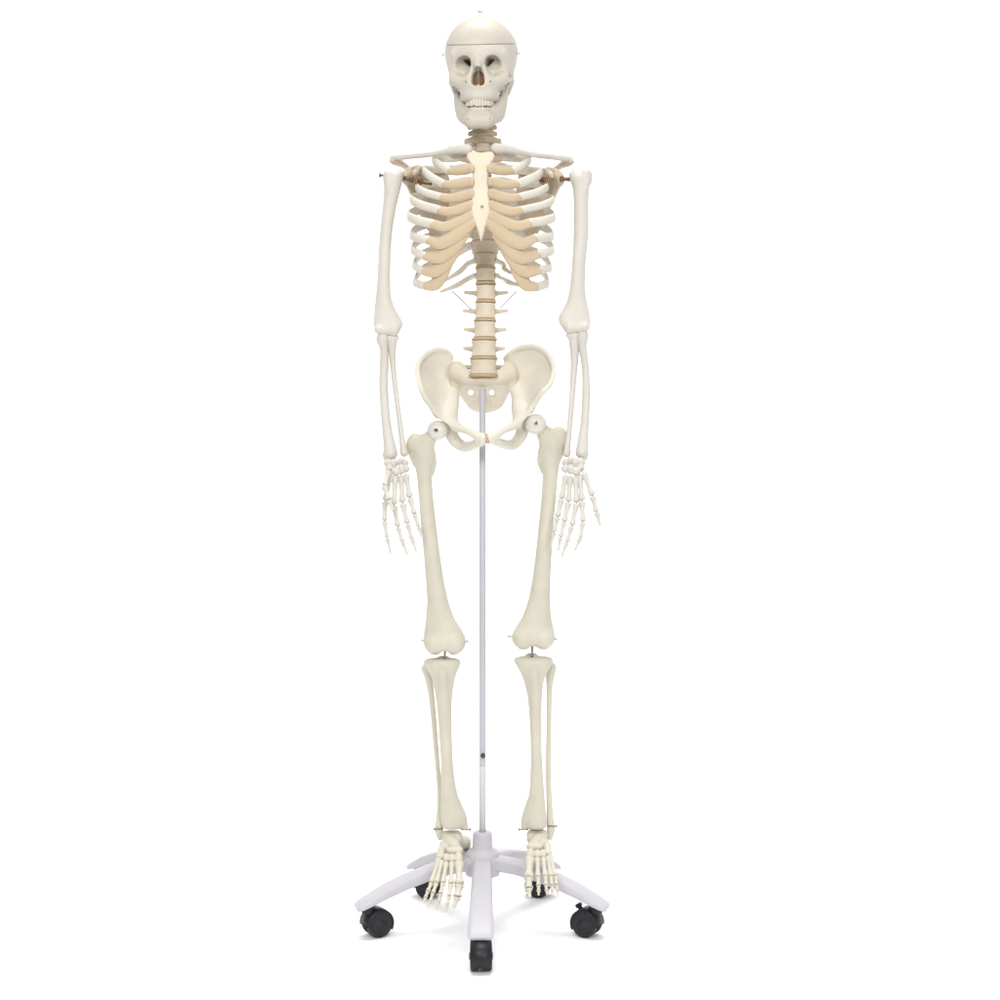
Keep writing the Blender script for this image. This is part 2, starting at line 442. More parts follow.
# mandible
s = Sdf()
s.chain([(mir((-16, -77, -113.5), 1), .0115), (mir((0, -79, -114.5), 1), .0118), (mir((16, -77, -113.5), 1), .0115)], k=.008)
s.cone(mir((-10, -80, -120), 1), mir((10, -80, -120), 1), .0065, .0065, k=.014)
for g in (-1, 1):
    s.chain([(mir((15, -78, -114), g), .0115), (mir((30, -54, -110), g), .0120), (mir((38, -24, -101), g), .0120)], k=.016, n=(1, .3, 0), f=1.25)
    s.chain([(mir((23, -60, -99), g), .0075), (mir((33, -40, -93), g), .0085), (mir((42, -22, -82), g), .0090)], k=.012, n=(1, .2, 0), f=1.15)
    s.chain([(mir((25, -54, -97), g), .0080), (mir((34, -34, -84), g), .0080), (mir((41, -20, -72), g), .0070)], k=.012, n=(1, .2, 0), f=1.15)
    s.chain([(mir((14, -75, -102), g), .0068), (mir((26, -54, -99), g), .0068)], k=.008)
    s.chain([(mir((37.5, -22, -103), g), .0120), (mir((42, -17, -88), g), .0155), (mir((46, -12, -68), g), .0150)], k=.010, n=(1, 0, 0), f=1.9)
    s.chain([(mir((47, -8, -68), g), .010), (mir((49, 0, -44), g), .006)], k=.006, n=(1, 0, 0), f=1.7)
    s.chain([(mir((47, -20, -68), g), .0085), (mir((46, -26, -48), g), .0045)], k=.006, n=(1, 0, 0), f=1.8)
    s.cone(mir((44, 0, -43), g), mir((54, 0, -43), g), .005, .005, k=.004)
    s.cone(mir((22, -90, -113), g), mir((19, -76, -113), g), .0013, .0012, sub=True, k=.002)
s.cone(mir((-12, -78.5, -101.5), 1), mir((12, -78.5, -101.5), 1), .0065, .0065, k=.008)
jaw = bone('mandible', s, 'skull', SK, .0013, skull_xf)
v, f = tooth_row(-.104, -.0894, -.0845, .0240, -.042, 14, 2); link('lower_teeth', skull_xf(v), f, 'tooth', jaw)
for g in (-1, 1):
    v, f = sweep([mir((55, -30, -42), g), mir((50, -28, -58), g), mir((49, -26, -74), g)], .0009, .0009, (0, 1, 0), 16, 8)
    link('jaw_spring', skull_xf(v), f, 'steel', jaw)

# ================================================================== SPINE
def vertebra(px, py, d, a, hh, T, kind, m, name='vertebra', tz=2):
    """a = half width of the body, hh = half height, T = half span of the transverse processes (px)"""
    sc = S(d); a *= sc; hh *= sc; T *= sc; b = a * (.78 if kind != 'c' else .7); c = P(px, py, d)
    s = Sdf()
    def body(X, Y, Z):
        x, y, z = X - c[0], Y - c[1], Z - c[2]
        w = 1 - .13 * (1 - np.clip((z / hh) ** 2, 0, 1))
        q = (np.sqrt((x / (a * w)) ** 2 + (y / (b * w)) ** 2) - 1) * b
        zz = np.abs(z) - hh
        r = .0018; q = q + r; zz = zz + r
        return np.minimum(np.maximum(q, zz), 0) + np.sqrt(np.maximum(q, 0) ** 2 + np.maximum(zz, 0) ** 2) - r
    s.add(body, c - [a, b, hh], c + [a, b, hh])
    o = lambda x, y, z: c + np.array([x, y, z])
    sp = .030 if kind != 'c' else .018
    for g in (-1, 1):
        s.chain([(o(g * a * .6, b * .8, .002), .0042), (o(g * a * .72, b * 1.5, .002), .0045), (o(0, b * 2.2, -.002), .004)], k=.003)
        s.chain([(o(g * a * .75, b * 1.3, .002), .0058), (o(g * T, b * (1.5 if kind != 'c' else .8), tz * .001), .0034)], k=.004)
        s.cone(o(g * a * .7, b * 1.6, -hh * 1.1), o(g * a * .72, b * 1.5, hh * 1.15), .0048, .0045, k=.004)
        if kind == 'c':
            s.cone(o(g * a * .8, -.002, .001), o(g * T * .98, .002, -.003), .0058, .0046, k=.004)
    s.cone(o(0, b * 2.1, -.002), o(0, b * 2.1 + sp, -.014 if kind != 'l' else -.006), .0042, .0045, k=.004, n=(1, 0, 0), f=1.4)
    return bone(name, s, m, SK, .0014)
def disc(px, py, d, a, hh, tilt=0):
    sc = S(d); c = P(px, py, d); a *= sc; hh *= sc; b = a * .80
    V, F = [], []; seg = 28; prof = [(-1, .8), (-1, .95), (-.5, 1.02), (.5, 1.02), (1, .95), (1, .8)]
    for z, r in prof:
        for j in range(seg):
            w = 2 * math.pi * j / seg
            V.append(c + np.array([a * r * math.cos(w), b * r * math.sin(w), hh * z + tilt * b * math.sin(w)]))
    for i in range(len(prof) - 1):
        for j in range(seg): F.append((i * seg + j, i * seg + (j + 1) % seg, (i + 1) * seg + (j + 1) % seg, (i + 1) * seg + j))
    F.append(tuple(range(seg))[::-1]); F.append(tuple(range((len(prof) - 1) * seg, len(prof) * seg)))
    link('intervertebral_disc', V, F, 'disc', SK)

cerv = [(481, 97, .018), (481, 105, .014), (481.5, 112, .012), (482, 119, .012), (482.3, 126, .014), (482.6, 132.5, .018), (482.8, 139.5, .024)]
for i, (x, y, d) in enumerate(cerv):
    vertebra(x, y, d, 8.0 + .3 * i, 3.1, 13 if i < 6 else 17, 'c', 'neck', 'cervical_vertebra')
    if i: disc(x, (y + cerv[i - 1][1]) / 2, d - .001, 7.9 + .3 * i, 1.2)
thor = []
ty = [147.5, 157, 168.5, 182, 192, 202.5, 213.5, 224.5, 236, 248, 260.5, 275.5]
td = [.032, .042, .052, .060, .066, .069, .069, .066, .060, .050, .038, .024]
for i in range(12):
    x = 483 + 2.6 * i / 11; a = 7.2 + .28 * i + (4.2 if i in (8, 9) else 0); thor.append((x, ty[i], td[i], a))
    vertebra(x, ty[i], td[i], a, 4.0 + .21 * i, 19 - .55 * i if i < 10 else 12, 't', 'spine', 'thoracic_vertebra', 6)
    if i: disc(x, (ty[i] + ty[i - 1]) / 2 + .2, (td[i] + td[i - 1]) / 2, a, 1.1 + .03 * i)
lum = [(486, 293, .008, 10.2, 7.2, 21), (485.4, 311.3, -.004, 10.6, 7.6, 21.5), (484.8, 330, -.010, 11.6, 7.7, 20.5), (484, 349, -.012, 13.2, 7.8, 20), (483.5, 367.3, -.008, 14.2, 7.2, 19)]
prev = (485.6, 275.5, .024, 10.3, 6.4)
for i, (x, y, d, a, h_, T) in enumerate(lum):
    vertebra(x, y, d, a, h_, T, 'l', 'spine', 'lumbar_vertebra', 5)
    yy = (prev[1] + prev[4] + y - h_) / 2
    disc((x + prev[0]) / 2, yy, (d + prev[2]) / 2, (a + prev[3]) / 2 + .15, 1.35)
    prev = (x, y, d, a, h_)
disc(483.3, 376.0, -.006, 14.2, 1.5, -.02)

# ================================================================== RIB CAGE
CAGE = (P(481.5, 200, .0)[0], 0.01)
# per rib: lateral extreme half width, its py; junction px offset (left, right), its py; junction depth; cartilage end on sternum
lat_x = [33, 48, 58, 65.5, 70, 72, 71.5, 70.5, 69, 66]
lat_y = [151, 159, 171, 186, 200.5, 217, 234, 250, 265, 281]
jun = {-1: [(463, 158), (449, 171), (443, 184), (441, 197), (439, 210), (432.5, 224), (428, 240), (425, 256), (423.5, 271), (425, 286)],
       1: [(500, 158), (513, 171), (518.5, 184), (520, 197), (521.5, 210), (530, 223), (535.5, 238), (538.5, 254), (540, 270), (537, 287)]}
jd = [-.045, -.068, -.082, -.092, -.099, -.104, -.103, -.097, -.088, -.076]
rj = random.Random(11)
for g in (-1, 1):
    for i in range(10):
        jy_, jh_, jl_ = rj.uniform(-1.6, 1.6), rj.uniform(.92, 1.14), rj.uniform(-1.5, 1.2)
        vx, vy, vd, va = thor[i]
        lx = 481.5 + g * lat_x[i] + (0 if g < 0 else 1.0); ly = lat_y[i] + (jy_ if i > 1 else 0); lx += g * jl_
        jx, jy = jun[g][i]; q = abs(lx - jx)
        ang_x = vx + g * (abs(lx - vx) * .52)
        pts = [P(vx + g * va * .9, vy - 1, vd + .012), P(vx + g * 17, vy - 1.5, vd + .030),
               P(ang_x, vy + (ly - vy) * .30, vd + .046),
               P(lx - g * abs(lx - vx) * .13, vy + (ly - vy) * .62, vd * .6 + .026),
               P(lx, ly, -.006 - .001 * i),
               P(lx - g * q * .34, ly + (jy - ly) * .45 + (.8 if i > 2 else 0), jd[i] * .62 - .004), P(jx, jy, jd[i])]
        hh = (.0080, .0086, .0084, .0082, .0084, .0080, .0080) if i else (.0075,) * 7
        v, f = sweep(pts, (.0042, .0038, .0038, .0036, .0036, .0038, .0042), [q * jh_ for q in hh], n=60, seg=14, center=CAGE)
        rb = link('rib', v, f, 'rib', SK)
        # cartilage
        st = 481.0 + g * 8.5
        if i == 0: cp = [(jx, jy), (jx + (st - jx) * .5, 158), (st - g * 1, 157)]
        elif i < 6:
            sy = [0, 168.5, 181.5, 193.5, 205, 215][i]
            stx = st if i < 5 else 481 + g * 7.5
            sag = [0, 1, 1.5, 2.5, 3.5, 6][i]
            cp = [(jx, jy), (jx + (stx - jx) * .3, jy + (sy - jy) * .2 + sag * .8), (jx + (stx - jx) * .68, jy + (sy - jy) * .66 + sag * .7), (stx, sy)]
        else:
            cp = [[(537, 241), (520, 243.5), (502.5, 234), (487, 222.5)], [(539, 257), (522, 257.5), (508, 247.5), (495, 234)],
                  [(540, 272), (526, 271), (514, 261), (503, 248)], [(537, 287), (526.5, 284.5), (519, 274), (511, 260)]][i - 6]
            if g < 0: cp = [(963 - x - 1.5, y - .5) for x, y in cp]
            cp[0] = (jx, jy)
        n_ = len(cp); dend = -.100 - .0035 * min(i, 6) if i else -.068
        if i >= 7: dend = [-.113, -.106, -.099][i - 7]
        cpts = [P(x, y, jd[i] + (dend - jd[i]) * (t / (n_ - 1))) for t, (x, y) in enumerate(cp)]
        ch = [.010, .0092, .0098, .0102, .0106, .0116, .0130, .0138, .0138, .0130][i]
        hs = (ch * .8, ch * .9, ch * 1.06, ch * .95) if i < 6 else (ch * .66, ch * 1.0, ch * 1.02, ch * .62)
        v, f = sweep(cpts, .0044, hs, n=36, seg=14, axis=(0, -1, .05))
        link('costal_cartilage', v, f, 'cart', rb)
    # floating ribs
    for k, pp in ((10, [(445, 280.5), (511, 273)]), (11, [(441.5, 291.5), (519.5, 285.5)])):
        vx, vy, vd, va = thor[k]; ex, ey = pp[0 if g < 0 else 1]
        ey0 = vy + 2
        pts = [P(vx + g * va, ey0 - 2, vd + .012), P(vx + g * 18, ey0 + 1.5, vd + .032), P((vx + ex) / 2 + g * 6, (ey0 + ey) / 2 + .5, vd + .036), P(ex, ey, vd + (.012 if k == 10 else .02))]
        v, f = sweep(pts, .0035, (.0055, .0055, .0058, .003), n=40, seg=12, center=CAGE)
        link('rib', v, f, 'rib', SK)
    # nylon stays between the lowest ribs and the lumbar spine
    a, b = (P(452, 291, .05), P(471, 309, .012)) if g < 0 else (P(517, 291, .05), P(500, 308, .012))
    link('rib_stay', *rod(a, b, .0017, 8), 'cord', SK)

# sternum: one curved plate with manubrium, body and xiphoid tip
out = [(467, 149), (474, 148), (481, 150.5), (488, 148), (494, 149), (495, 155), (491, 162), (488.5, 168), (488.3, 178), (488.8, 190), (489.8, 203), (490.3, 213), (488.5, 221), (486, 228), (484, 236), (482, 243),
       (480.5, 243), (478.5, 236), (476, 228), (473, 221), (471, 213), (471.5, 203), (472, 190), (472.3, 178), (472, 168), (470, 162), (466, 155)]
def PXZ(pts, d): return [P(x, y, d)[[0, 2]] for x, y in pts]
def CT(pts): return [[*P(x, y, d)[[0, 2]], d] + list(t) for x, y, d, *t in pts]
s = Sdf()
s.plate(PXZ(out, -.10), CT([(466, 152, -.070), (495, 152, -.070), (481, 150, -.074), (481, 166, -.092), (472, 180, -.096), (489, 180, -.096), (481, 180, -.099), (481, 205, -.113), (472, 205, -.110), (489, 205, -.110), (481, 225, -.121), (481, 243, -.122)]), .0065, rnd=.004)
st = bone('sternum', s, 'stern', SK, .0013)
c = P(482, 206.6, -.1205)
link('bolt', *merge(rod(c, c + [0, -.002, 0], .0032, 14), ball(c + [0, -.0022, 0], (.0017, .0015, .0017), 10)), 'wire', st)

# ================================================================== SHOULDERS AND ARMS
def clavicle(pts):
    s = Sdf(); s.chain(PC(pts), k=.006, n=(0, 0, 1), f=1.0)
    return bone('clavicle', s, 'arm', SK, .0013)
clavicle([(467.5, 149.5, -.070, 5.2), (460, 149, -.068, 4.4), (447, 151.2, -.056, 3.2), (430, 154.2, -.030, 2.9), (412, 156, .000, 2.8), (400, 157, .014, 3.2), (392.5, 157.5, .018, 2.7)])
clavicle([(495.5, 148.5, -.070, 5.2), (503, 148.5, -.068, 4.5), (517, 151.2, -.056, 3.2), (534, 154.6, -.030, 2.9), (551, 156.6, .000, 2.8), (563, 158, .014, 3.2), (570.5, 158.8, .018, 2.6)])
def scapula(g, ax, ay, glx, gly):
    """ax, ay: tip of the acromion; glx, gly: centre of the glenoid (px)"""
    X = lambda o: ax - g * o            # g = -1 left in view
    s = Sdf()
    poly = [(glx + g * 1, gly - 6), (glx + g * 2.5, gly + 4), (glx - g * 1.5, gly + 12), (glx - g * 9, gly + 26), (glx - g * 18, gly + 46), (glx - g * 25, gly + 57), (glx - g * 31, gly + 55),
            (glx - g * 40, gly + 28), (glx - g * 43, gly + 4), (glx - g * 40, gly - 14), (glx - g * 34, gly - 19), (glx - g * 22, gly - 14), (glx - g * 12, gly - 11)]
    s.plate(PXZ(poly, .06), CT([(glx, gly, .035, .006), (glx - g * 8, gly + 22, .058, .0045), (glx - g * 26, gly + 57, .086, .0038), (glx - g * 42, gly + 4, .104, .002), (glx - g * 38, gly - 16, .094, .002), (glx - g * 20, gly + 8, .078, .0018), (glx - g * 14, gly - 10, .060, .003), (glx - g * 30, gly + 20, .092, .0018)]), .003, rnd=.0015)
    s.cone(P(glx + g * 1, gly, .026), P(glx - g * 5, gly + 1, .042), 6.5 * S(), 4.5 * S(), k=.008, n=(1, 0, 0), f=1.4)
    s.chain(PC([(glx - g * 3, gly + 8, .046, 3.2), (glx - g * 10, gly + 26, .064, 2.5), (glx - g * 22, gly + 50, .082, 2.2)]), k=.006)   # lateral border
    s.chain(PC([(ax - g * 3, ay + .5, .024, 3.2), (ax - g * 8, ay + 3, .048, 3.6), (ax - g * 20, ay + 11, .092, 2.6), (ax - g * 34, ay + 16, .106, 2.3), (ax - g * 50, ay + 20, .106, 1.8)]), k=.006)  # spine
    s.chain(PC([(ax - g * 1, ay + 2, .016, 2.8), (ax - g * 5, ay + 3.5, .030, 3.8), (ax - g * 10, ay + 5, .048, 3.5)]), k=.006, n=(0, 0, 1), f=1.15)
    s.chain(PC([(glx - g * 6, gly - 7, .036, 4.0), (glx - g * 11, gly - 10, .018, 3.6), (glx - g * 10, gly - 7, -.006, 3.2), (glx - g * 7.5, gly - 5, -.018, 2.9)]), k=.006)    # coracoid
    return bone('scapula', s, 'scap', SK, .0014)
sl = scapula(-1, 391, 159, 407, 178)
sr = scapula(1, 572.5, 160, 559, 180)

def humerus(rows, extra, cuts):
    s = Sdf(); s.loft(rows, [(160, -.002), (300, 0), (335, -.006)], rnd=.012)
    for e in extra: s.chain(PC(e), k=.006)
    for e in cuts: s.chain(PC(e), k=.006, sub=True)
    return bone('humerus', s, 'arm', SK, .0014)
hl = humerus([(173, 384.5, 402, 9), (182, 384, 402.4, 9), (192.4, 384, 399.7, 8), (208, 382.6, 396, 6.6), (229, 380.3, 392.6, 6.2), (250, 378.7, 390.8, 6), (276, 377.6, 390.2, 6), (296, 376, 390.6, 5.6), (307, 374.6, 393.8, 5.2), (317, 373.8, 400, 5), (324, 373.4, 403.6, 5), (329, 374.2, 402, 5.4), (332, 376, 400.5, 6)],
             [[(395.5, 175, .002, 7.4), (397, 176, .012, 6.6)], [(389, 175.5, -.006, 5.4), (389, 180, -.006, 5.4)], [(388, 174, -.012, 4.0), (388.5, 190, -.012, 2.6)], [(379, 330, -.012, 4.4), (386, 331.6, -.010, 3.7), (394, 331, -.010, 5.4)]],
             [[(388.5, 319, -.042, 5), (388, 321, -.026, 4.2)], [(392.5, 172, -.030, 1.6), (392.5, 192, -.026, 1.3)]])
hr = humerus([(174, 569.6, 592, 9), (179.5, 569.8, 591.3, 9), (188, 573, 589, 8), (208, 574, 588.4, 6.8), (229, 573.7, 588.8, 6.4), (244.5, 573.2, 587.5, 6.2), (265, 572, 585.4, 6), (286, 570, 585, 5.8), (299, 568, 586.2, 5.4), (309.5, 563, 588.8, 5.1), (316, 558, 590, 5), (323, 558.6, 590.9, 5), (328, 562, 590, 5.4), (331, 564.5, 588.5, 6)],
             [[(577, 175.2, .002, 7.6), (575.5, 176, .012, 6.6)], [(586.6, 174.5, -.006, 5.4), (586.6, 180, -.006, 5.4)], [(586, 173, -.012, 4.0), (585.5, 189, -.012, 2.6)], [(584.5, 327.5, -.012, 4.4), (577.5, 329, -.010, 3.7), (569.5, 328.5, -.010, 5.4)]],
             [[(574.5, 316, -.042, 5), (575, 318, -.026, 4.2)], [(581.5, 171, -.030, 1.6), (581.5, 191, -.026, 1.3)]])
# shoulder hardware
def bolt(a, b, r, m, parent, head=1.8):
    a, b = np.asarray(a), np.asarray(b); u = (b - a) / np.linalg.norm(b - a)
    return link('bolt', *merge(rod(a, b, r, 12), rod(b - u * r * .8, b + u * r * .8, r * head, 12)), m, parent)
bolt(P(386, 175.5, -.004), P(380, 175.3, -.006), .0022, 'dark', hl, 2.0)
bolt(P(404, 178, .012), P(412, 180, .012), .0042, 'brass', hl, 1.4)
bolt(P(572, 179.5, .012), P(561.5, 179, .010), .0042, 'brass', hr, 1.35)
def eyelet(c, r, rr, m, parent):
    V, F = [], []; n1, n2 = 20, 8
    for i in range(n1):
        a = 2 * math.pi * i / n1
        for j in range(n2):
            b = 2 * math.pi * j / n2; q = r + rr * math.cos(b)
            V.append(np.asarray(c) + [q * math.cos(a), rr * math.sin(b), q * math.sin(a)])
    for i in range(n1):
        for j in range(n2):
            F.append((i * n2 + j, i * n2 + (j + 1) % n2, ((i + 1) % n1) * n2 + (j + 1) % n2, ((i + 1) % n1) * n2 + j))
    return link('eyelet', V, F, m, parent)
eyelet(P(543.5, 180.5, -.022), .0062, .0026, 'brass', sr)
link('spring', *sweep([P(543.5, 181, -.02), P(537, 178, -.03), P(529, 176.5, -.035)], .0028, .0028, (0, 1, 0), 20, 10), 'brass', sr)
eyelet(P(419, 181.5, -.022), .0058, .0028, 'brass', sl)
link('spring', *sweep([P(419, 182, -.02), P(424, 183, -.03), P(431, 184, -.035)], .0028, .0028, (0, 1, 0), 20, 10), 'brass', sl)

def longbone(name, pts, m, extra=(), cuts=(), k=.006, h=.0013):
    s = Sdf(); s.chain(PC([(x, y, d, r * (1.14 if name != 'fibula' else 1.08)) for x, y, d, r in pts]), k=k)
    for e in extra: s.chain(PC(e), k=k)
    for e in cuts: s.chain(PC(e), k=.003, sub=True)
    return bone(name, s, m, SK, h)
# forearms
longbone('radius', [(382.5, 338.6, -.006, 5.6), (382.8, 341.6, -.006, 5.0), (384, 349, -.004, 3.7), (384.3, 362, -.002, 3.9), (383.6, 385, -.004, 4.0), (385, 410, -.010, 4.0), (387.5, 432, -.018, 4.4), (389.6, 446, -.022, 5.4), (390.5, 453.5, -.024, 6.2)], 'arm',
         [[(386, 455, -.024, 3.0), (385.5, 459, -.024, 2.0)]])
longbone('ulna', [(392, 335, .004, 5.0), (392, 343, .000, 4.2), (392.6, 360, .002, 2.8), (394.5, 380, .0, 2.4), (397, 400, -.004, 2.3), (400.5, 428, -.012, 2.3), (403, 446, -.018, 2.8), (404.2, 453, -.020, 3.6)], 'arm',
         [[(389, 338, -.006, 3.0), (396, 338, -.004, 3.0)]])
longbone('radius', [(582.5, 335.8, -.006, 5.4), (582.4, 339, -.006, 4.8), (582.6, 347, -.004, 3.6), (585.6, 370, -.002, 3.2), (586.2, 395, -.004, 3.6), (585, 420, -.010, 3.7), (583, 440, -.018, 4.6), (581.8, 452.5, -.024, 5.6)], 'arm',
         [[(585, 454.5, -.024, 3.0), (585.5, 458.5, -.024, 2.0)]])
longbone('ulna', [(573, 332, .004, 5.0), (574, 341, .000, 4.6), (574.6, 358, .002, 3.6), (573.2, 380, .0, 2.8), (571.5, 405, -.006, 2.4), (569, 432, -.014, 2.4), (567.2, 448, -.020, 2.9), (566.8, 453.5, -.020, 3.5)], 'arm',
         [[(576, 335, -.006, 3.0), (569, 335, -.004, 3.0)]])

# hands
PROX = [(0, .45), (.03, .85), (.09, 1.0), (.18, .88), (.32, .70), (.55, .60), (.74, .67), (.87, .86), (.95, .90), (1, .55)]
DIST = [(0, .45), (.04, .9), (.12, 1.0), (.3, .66), (.6, .46), (.82, .52), (.93, .5), (1, .25)]
def seg_bone(name, a, b, r, prof, m, parent, flat=.85):
    a, b = np.asarray(a), np.asarray(b); g = .022
    return link(name, *lathe(a + (b - a) * g, b - (b - a) * g, [(t, q * r) for t, q in prof], 12, flat), m, parent)
def digit(pts, rs, names, m, parent):
    w = [P(*p) for p in pts]
    for i in range(len(w) - 1):
        seg_bone(names[i], w[i], w[i + 1], rs[i], DIST if i == len(w) - 2 else PROX, m, parent)
    link('joint_wire', *sweep(w[:-1], .0011, .0011, (0.2, 1, 0.1), 10 * len(w), 8), 'wire', parent)
def hand(carp, digits):
    s = Sdf(); rnd = random.Random(3)
    for x, y, d, r in carp:
        s.ell(P(x + rnd.uniform(-.8, .8), y + rnd.uniform(-1.6, 1.6), d + rnd.uniform(-.004, .004)), (r * S(d) * rnd.uniform(.95, 1.25), r * S(d) * 1.1, r * S(d) * rnd.uniform(.95, 1.3)), k=.0008,
              rot=(rnd.uniform(-.6, .6), 'Y'))
    h_ = bone('hand', s, 'arm', SK, .0011)
    names = ['metacarpal', 'proximal_phalanx', 'middle_phalanx', 'distal_phalanx']
    for pts in digits:
        thumb = len(pts) == 4
        rs = (.0072, .0068, .0060) if thumb else (.0072, .0066, .0056, .0048)
        digit(pts, rs, ['metacarpal', 'proximal_phalanx', 'distal_phalanx'] if thumb else names, 'arm', h_)
    for x, y, d, r in carp[::2]:
        link('pin', *ball(P(x + .8, y - .6, d - r * S(d) * .95), .0012, 8), 'wire', h_)
    return h_
hand([(389, 463, -.032, 4.2), (394.5, 462.5, -.034, 3.9), (400.5, 462, -.032, 3.8), (405, 462.5, -.030, 3.4), (390, 470, -.040, 3.8), (395.5, 470.5, -.042, 3.9), (401, 470.5, -.040, 4.1), (405.5, 469.5, -.038, 3.6)],
     [[(389, 471, -.05, ), (384.5, 486, -.068), (389, 500, -.082), (393.5, 511.5, -.090)],
      [(390.5, 474, -.044), (385, 501, -.058), (384.5, 521, -.068), (387, 538, -.072), (391, 554, -.072)],
      [(395.5, 475, -.044), (394, 505, -.056), (398, 527, -.066), (402.5, 542, -.070), (407.5, 555, -.070)],
      [(401, 475, -.042), (402.5, 503, -.052), (407.5, 524, -.062), (412, 539, -.066), (416.5, 552, -.066)],
      [(405.5, 474, -.040), (410, 498, -.048), (414.5, 514, -.058), (418.5, 527, -.062), (422.5, 538, -.062)]])
hand([(581, 462, -.032, 4.2), (575.8, 461.5, -.034, 3.9), (570, 461, -.032, 4.0), (565.8, 462, -.030, 3.6), (581, 469.5, -.040, 3.8), (575.8, 470, -.042, 4.0), (570, 470.5, -.040, 4.0), (565, 469.5, -.038, 3.7)],
     [[(583.5, 472, -.046), (592.5, 496, -.056), (596.5, 512, -.060), (600.5, 526, -.062)],
      [(579.8, 475, -.044), (582, 501, -.056), (583, 522, -.068), (580.5, 538, -.074), (574.5, 551, -.074)],
      [(575.5, 476, -.044), (576.5, 503, -.056), (572, 526, -.068), (567, 542, -.072), (561.5, 557.5, -.072)],
      [(570.5, 476, -.042), (568.5, 502, -.052), (564, 522, -.064), (560.5, 537, -.070), (558, 551.5, -.070)],
      [(566, 475, -.040), (561.5, 499, -.048), (557.5, 517, -.058), (554, 532, -.062), (550.5, 548, -.062)]])

# ================================================================== PELVIS
s = Sdf()
ol = [(451, 354), (446, 348.5), (435, 347.5), (424, 353), (416.8, 363), (415.8, 374), (419, 386), (423.5, 397), (430.5, 406), (436, 416), (446, 425), (457, 425), (455.5, 410), (455.5, 396), (453, 378), (453, 364)]
s.plate(PXZ(ol, 0), CT([(451, 354, .066, .004), (435, 348, .030, .0032), (424, 354, .004, .0032), (416, 372, -.034, .003), (421, 392, -.058, .005), (432, 374, .022, .0016), (440, 362, .040, .0018), (443, 388, .026, .006), (453, 376, .058, .006), (448, 420, -.016, .013), (438, 405, -.014, .010), (455, 400, .018, .010)]), .003, rnd=.002)
crest_l = [(451, 357, .064, 3.0), (446, 351.5, .054, 2.8), (435, 350, .030, 2.7), (425.5, 355, .006, 2.6), (418.8, 364, -.020, 2.5), (418, 374, -.036, 2.4), (421, 387, -.054, 2.6), (425, 397.5, -.056, 3.0), (432, 407, -.040, 3.2), (437, 415, -.036, 3.5)]
s.chain(PC(crest_l), k=.005)
s.chain(PC([(453, 380, .052, 4), (455, 396, .022, 4.5), (452, 410, -.012, 6.5), (449, 420, -.026, 8.0)]), k=.010)
s.chain(PC([(449, 422, -.024, 8.0), (458, 427.5, -.046, 4.6), (468, 431.3, -.068, 3.5), (476.5, 435.8, -.084, 4.4), (483, 438.2, -.091, 5.4)]), k=.008)
s.chain(PC([(449.5, 428, -.006, 7.0), (454.5, 440, .006, 6.3), (464, 446.8, -.006, 5.6), (473, 445.2, -.045, 5.0), (479, 442.5, -.075, 4.4), (483, 440.2, -.086, 4.4)]), k=.007)
s.ell(P(442, 430, -.026), (.0215, .0215, .0215), k=.006, sub=True)
hip_l = bone('hip_bone', s, 'pelvis', SK, .0014)
s = Sdf()
orr = [(501, 366), (509, 352), (519, 345.5), (533, 343.5), (546, 349), (553.5, 360), (555.8, 372), (551, 386), (543.5, 393), (536.5, 403), (531, 413), (524, 422), (513, 422), (514, 408), (516, 397), (511, 386), (504, 376)]
s.plate(PXZ(orr, 0), CT([(501, 366, .066, .004), (509, 352, .056, .004), (533, 344, .026, .0032), (546, 350, .002, .0032), (555, 372, -.034, .003), (549, 389, -.058, .005), (537, 370, .022, .0016), (526, 358, .042, .0018), (525, 388, .026, .006), (512, 376, .058, .006), (522, 416, -.016, .013), (532, 404, -.014, .010), (515, 398, .018, .010)]), .003, rnd=.002)
crest_r = [(506, 359, .064, 3.0), (510.5, 353.5, .056, 2.8), (520, 348, .042, 2.7), (533, 346.2, .026, 2.6), (544.5, 351, .006, 2.5), (551.5, 361, -.014, 2.5), (553.5, 372, -.034, 2.4), (549, 385.5, -.054, 2.6), (542, 392, -.056, 3.0), (535, 402, -.040, 3.2), (530, 411, -.036, 3.5)]
s.chain(PC(crest_r), k=.005)
s.chain(PC([(511, 380, .052, 4), (515.5, 396, .022, 4.5), (518, 408, -.012, 6.5), (522, 417, -.026, 8.0)]), k=.010)
s.chain(PC([(522, 419, -.024, 8.0), (514, 425.5, -.046, 4.6), (504.5, 430, -.068, 3.5), (496.5, 434.6, -.084, 4.4), (490.2, 437.2, -.091, 5.4)]), k=.008)
s.chain(PC([(524, 424, -.006, 7.0), (520, 437, .006, 6.3), (512, 445.2, -.006, 5.6), (502.5, 443.8, -.045, 5.0), (496, 441.4, -.075, 4.4), (490.2, 439.2, -.086, 4.4)]), k=.007)
s.ell(P(531.5, 424.5, -.026), (.0220, .0220, .0220), k=.006, sub=True)
hip_r = bone('hip_bone', s, 'pelvis', SK, .0014)
link('pubic_symphysis', *ball(P(486.8, 438.3, -.091), (.0125, .0100, .0105), 20), 'disc', SK)

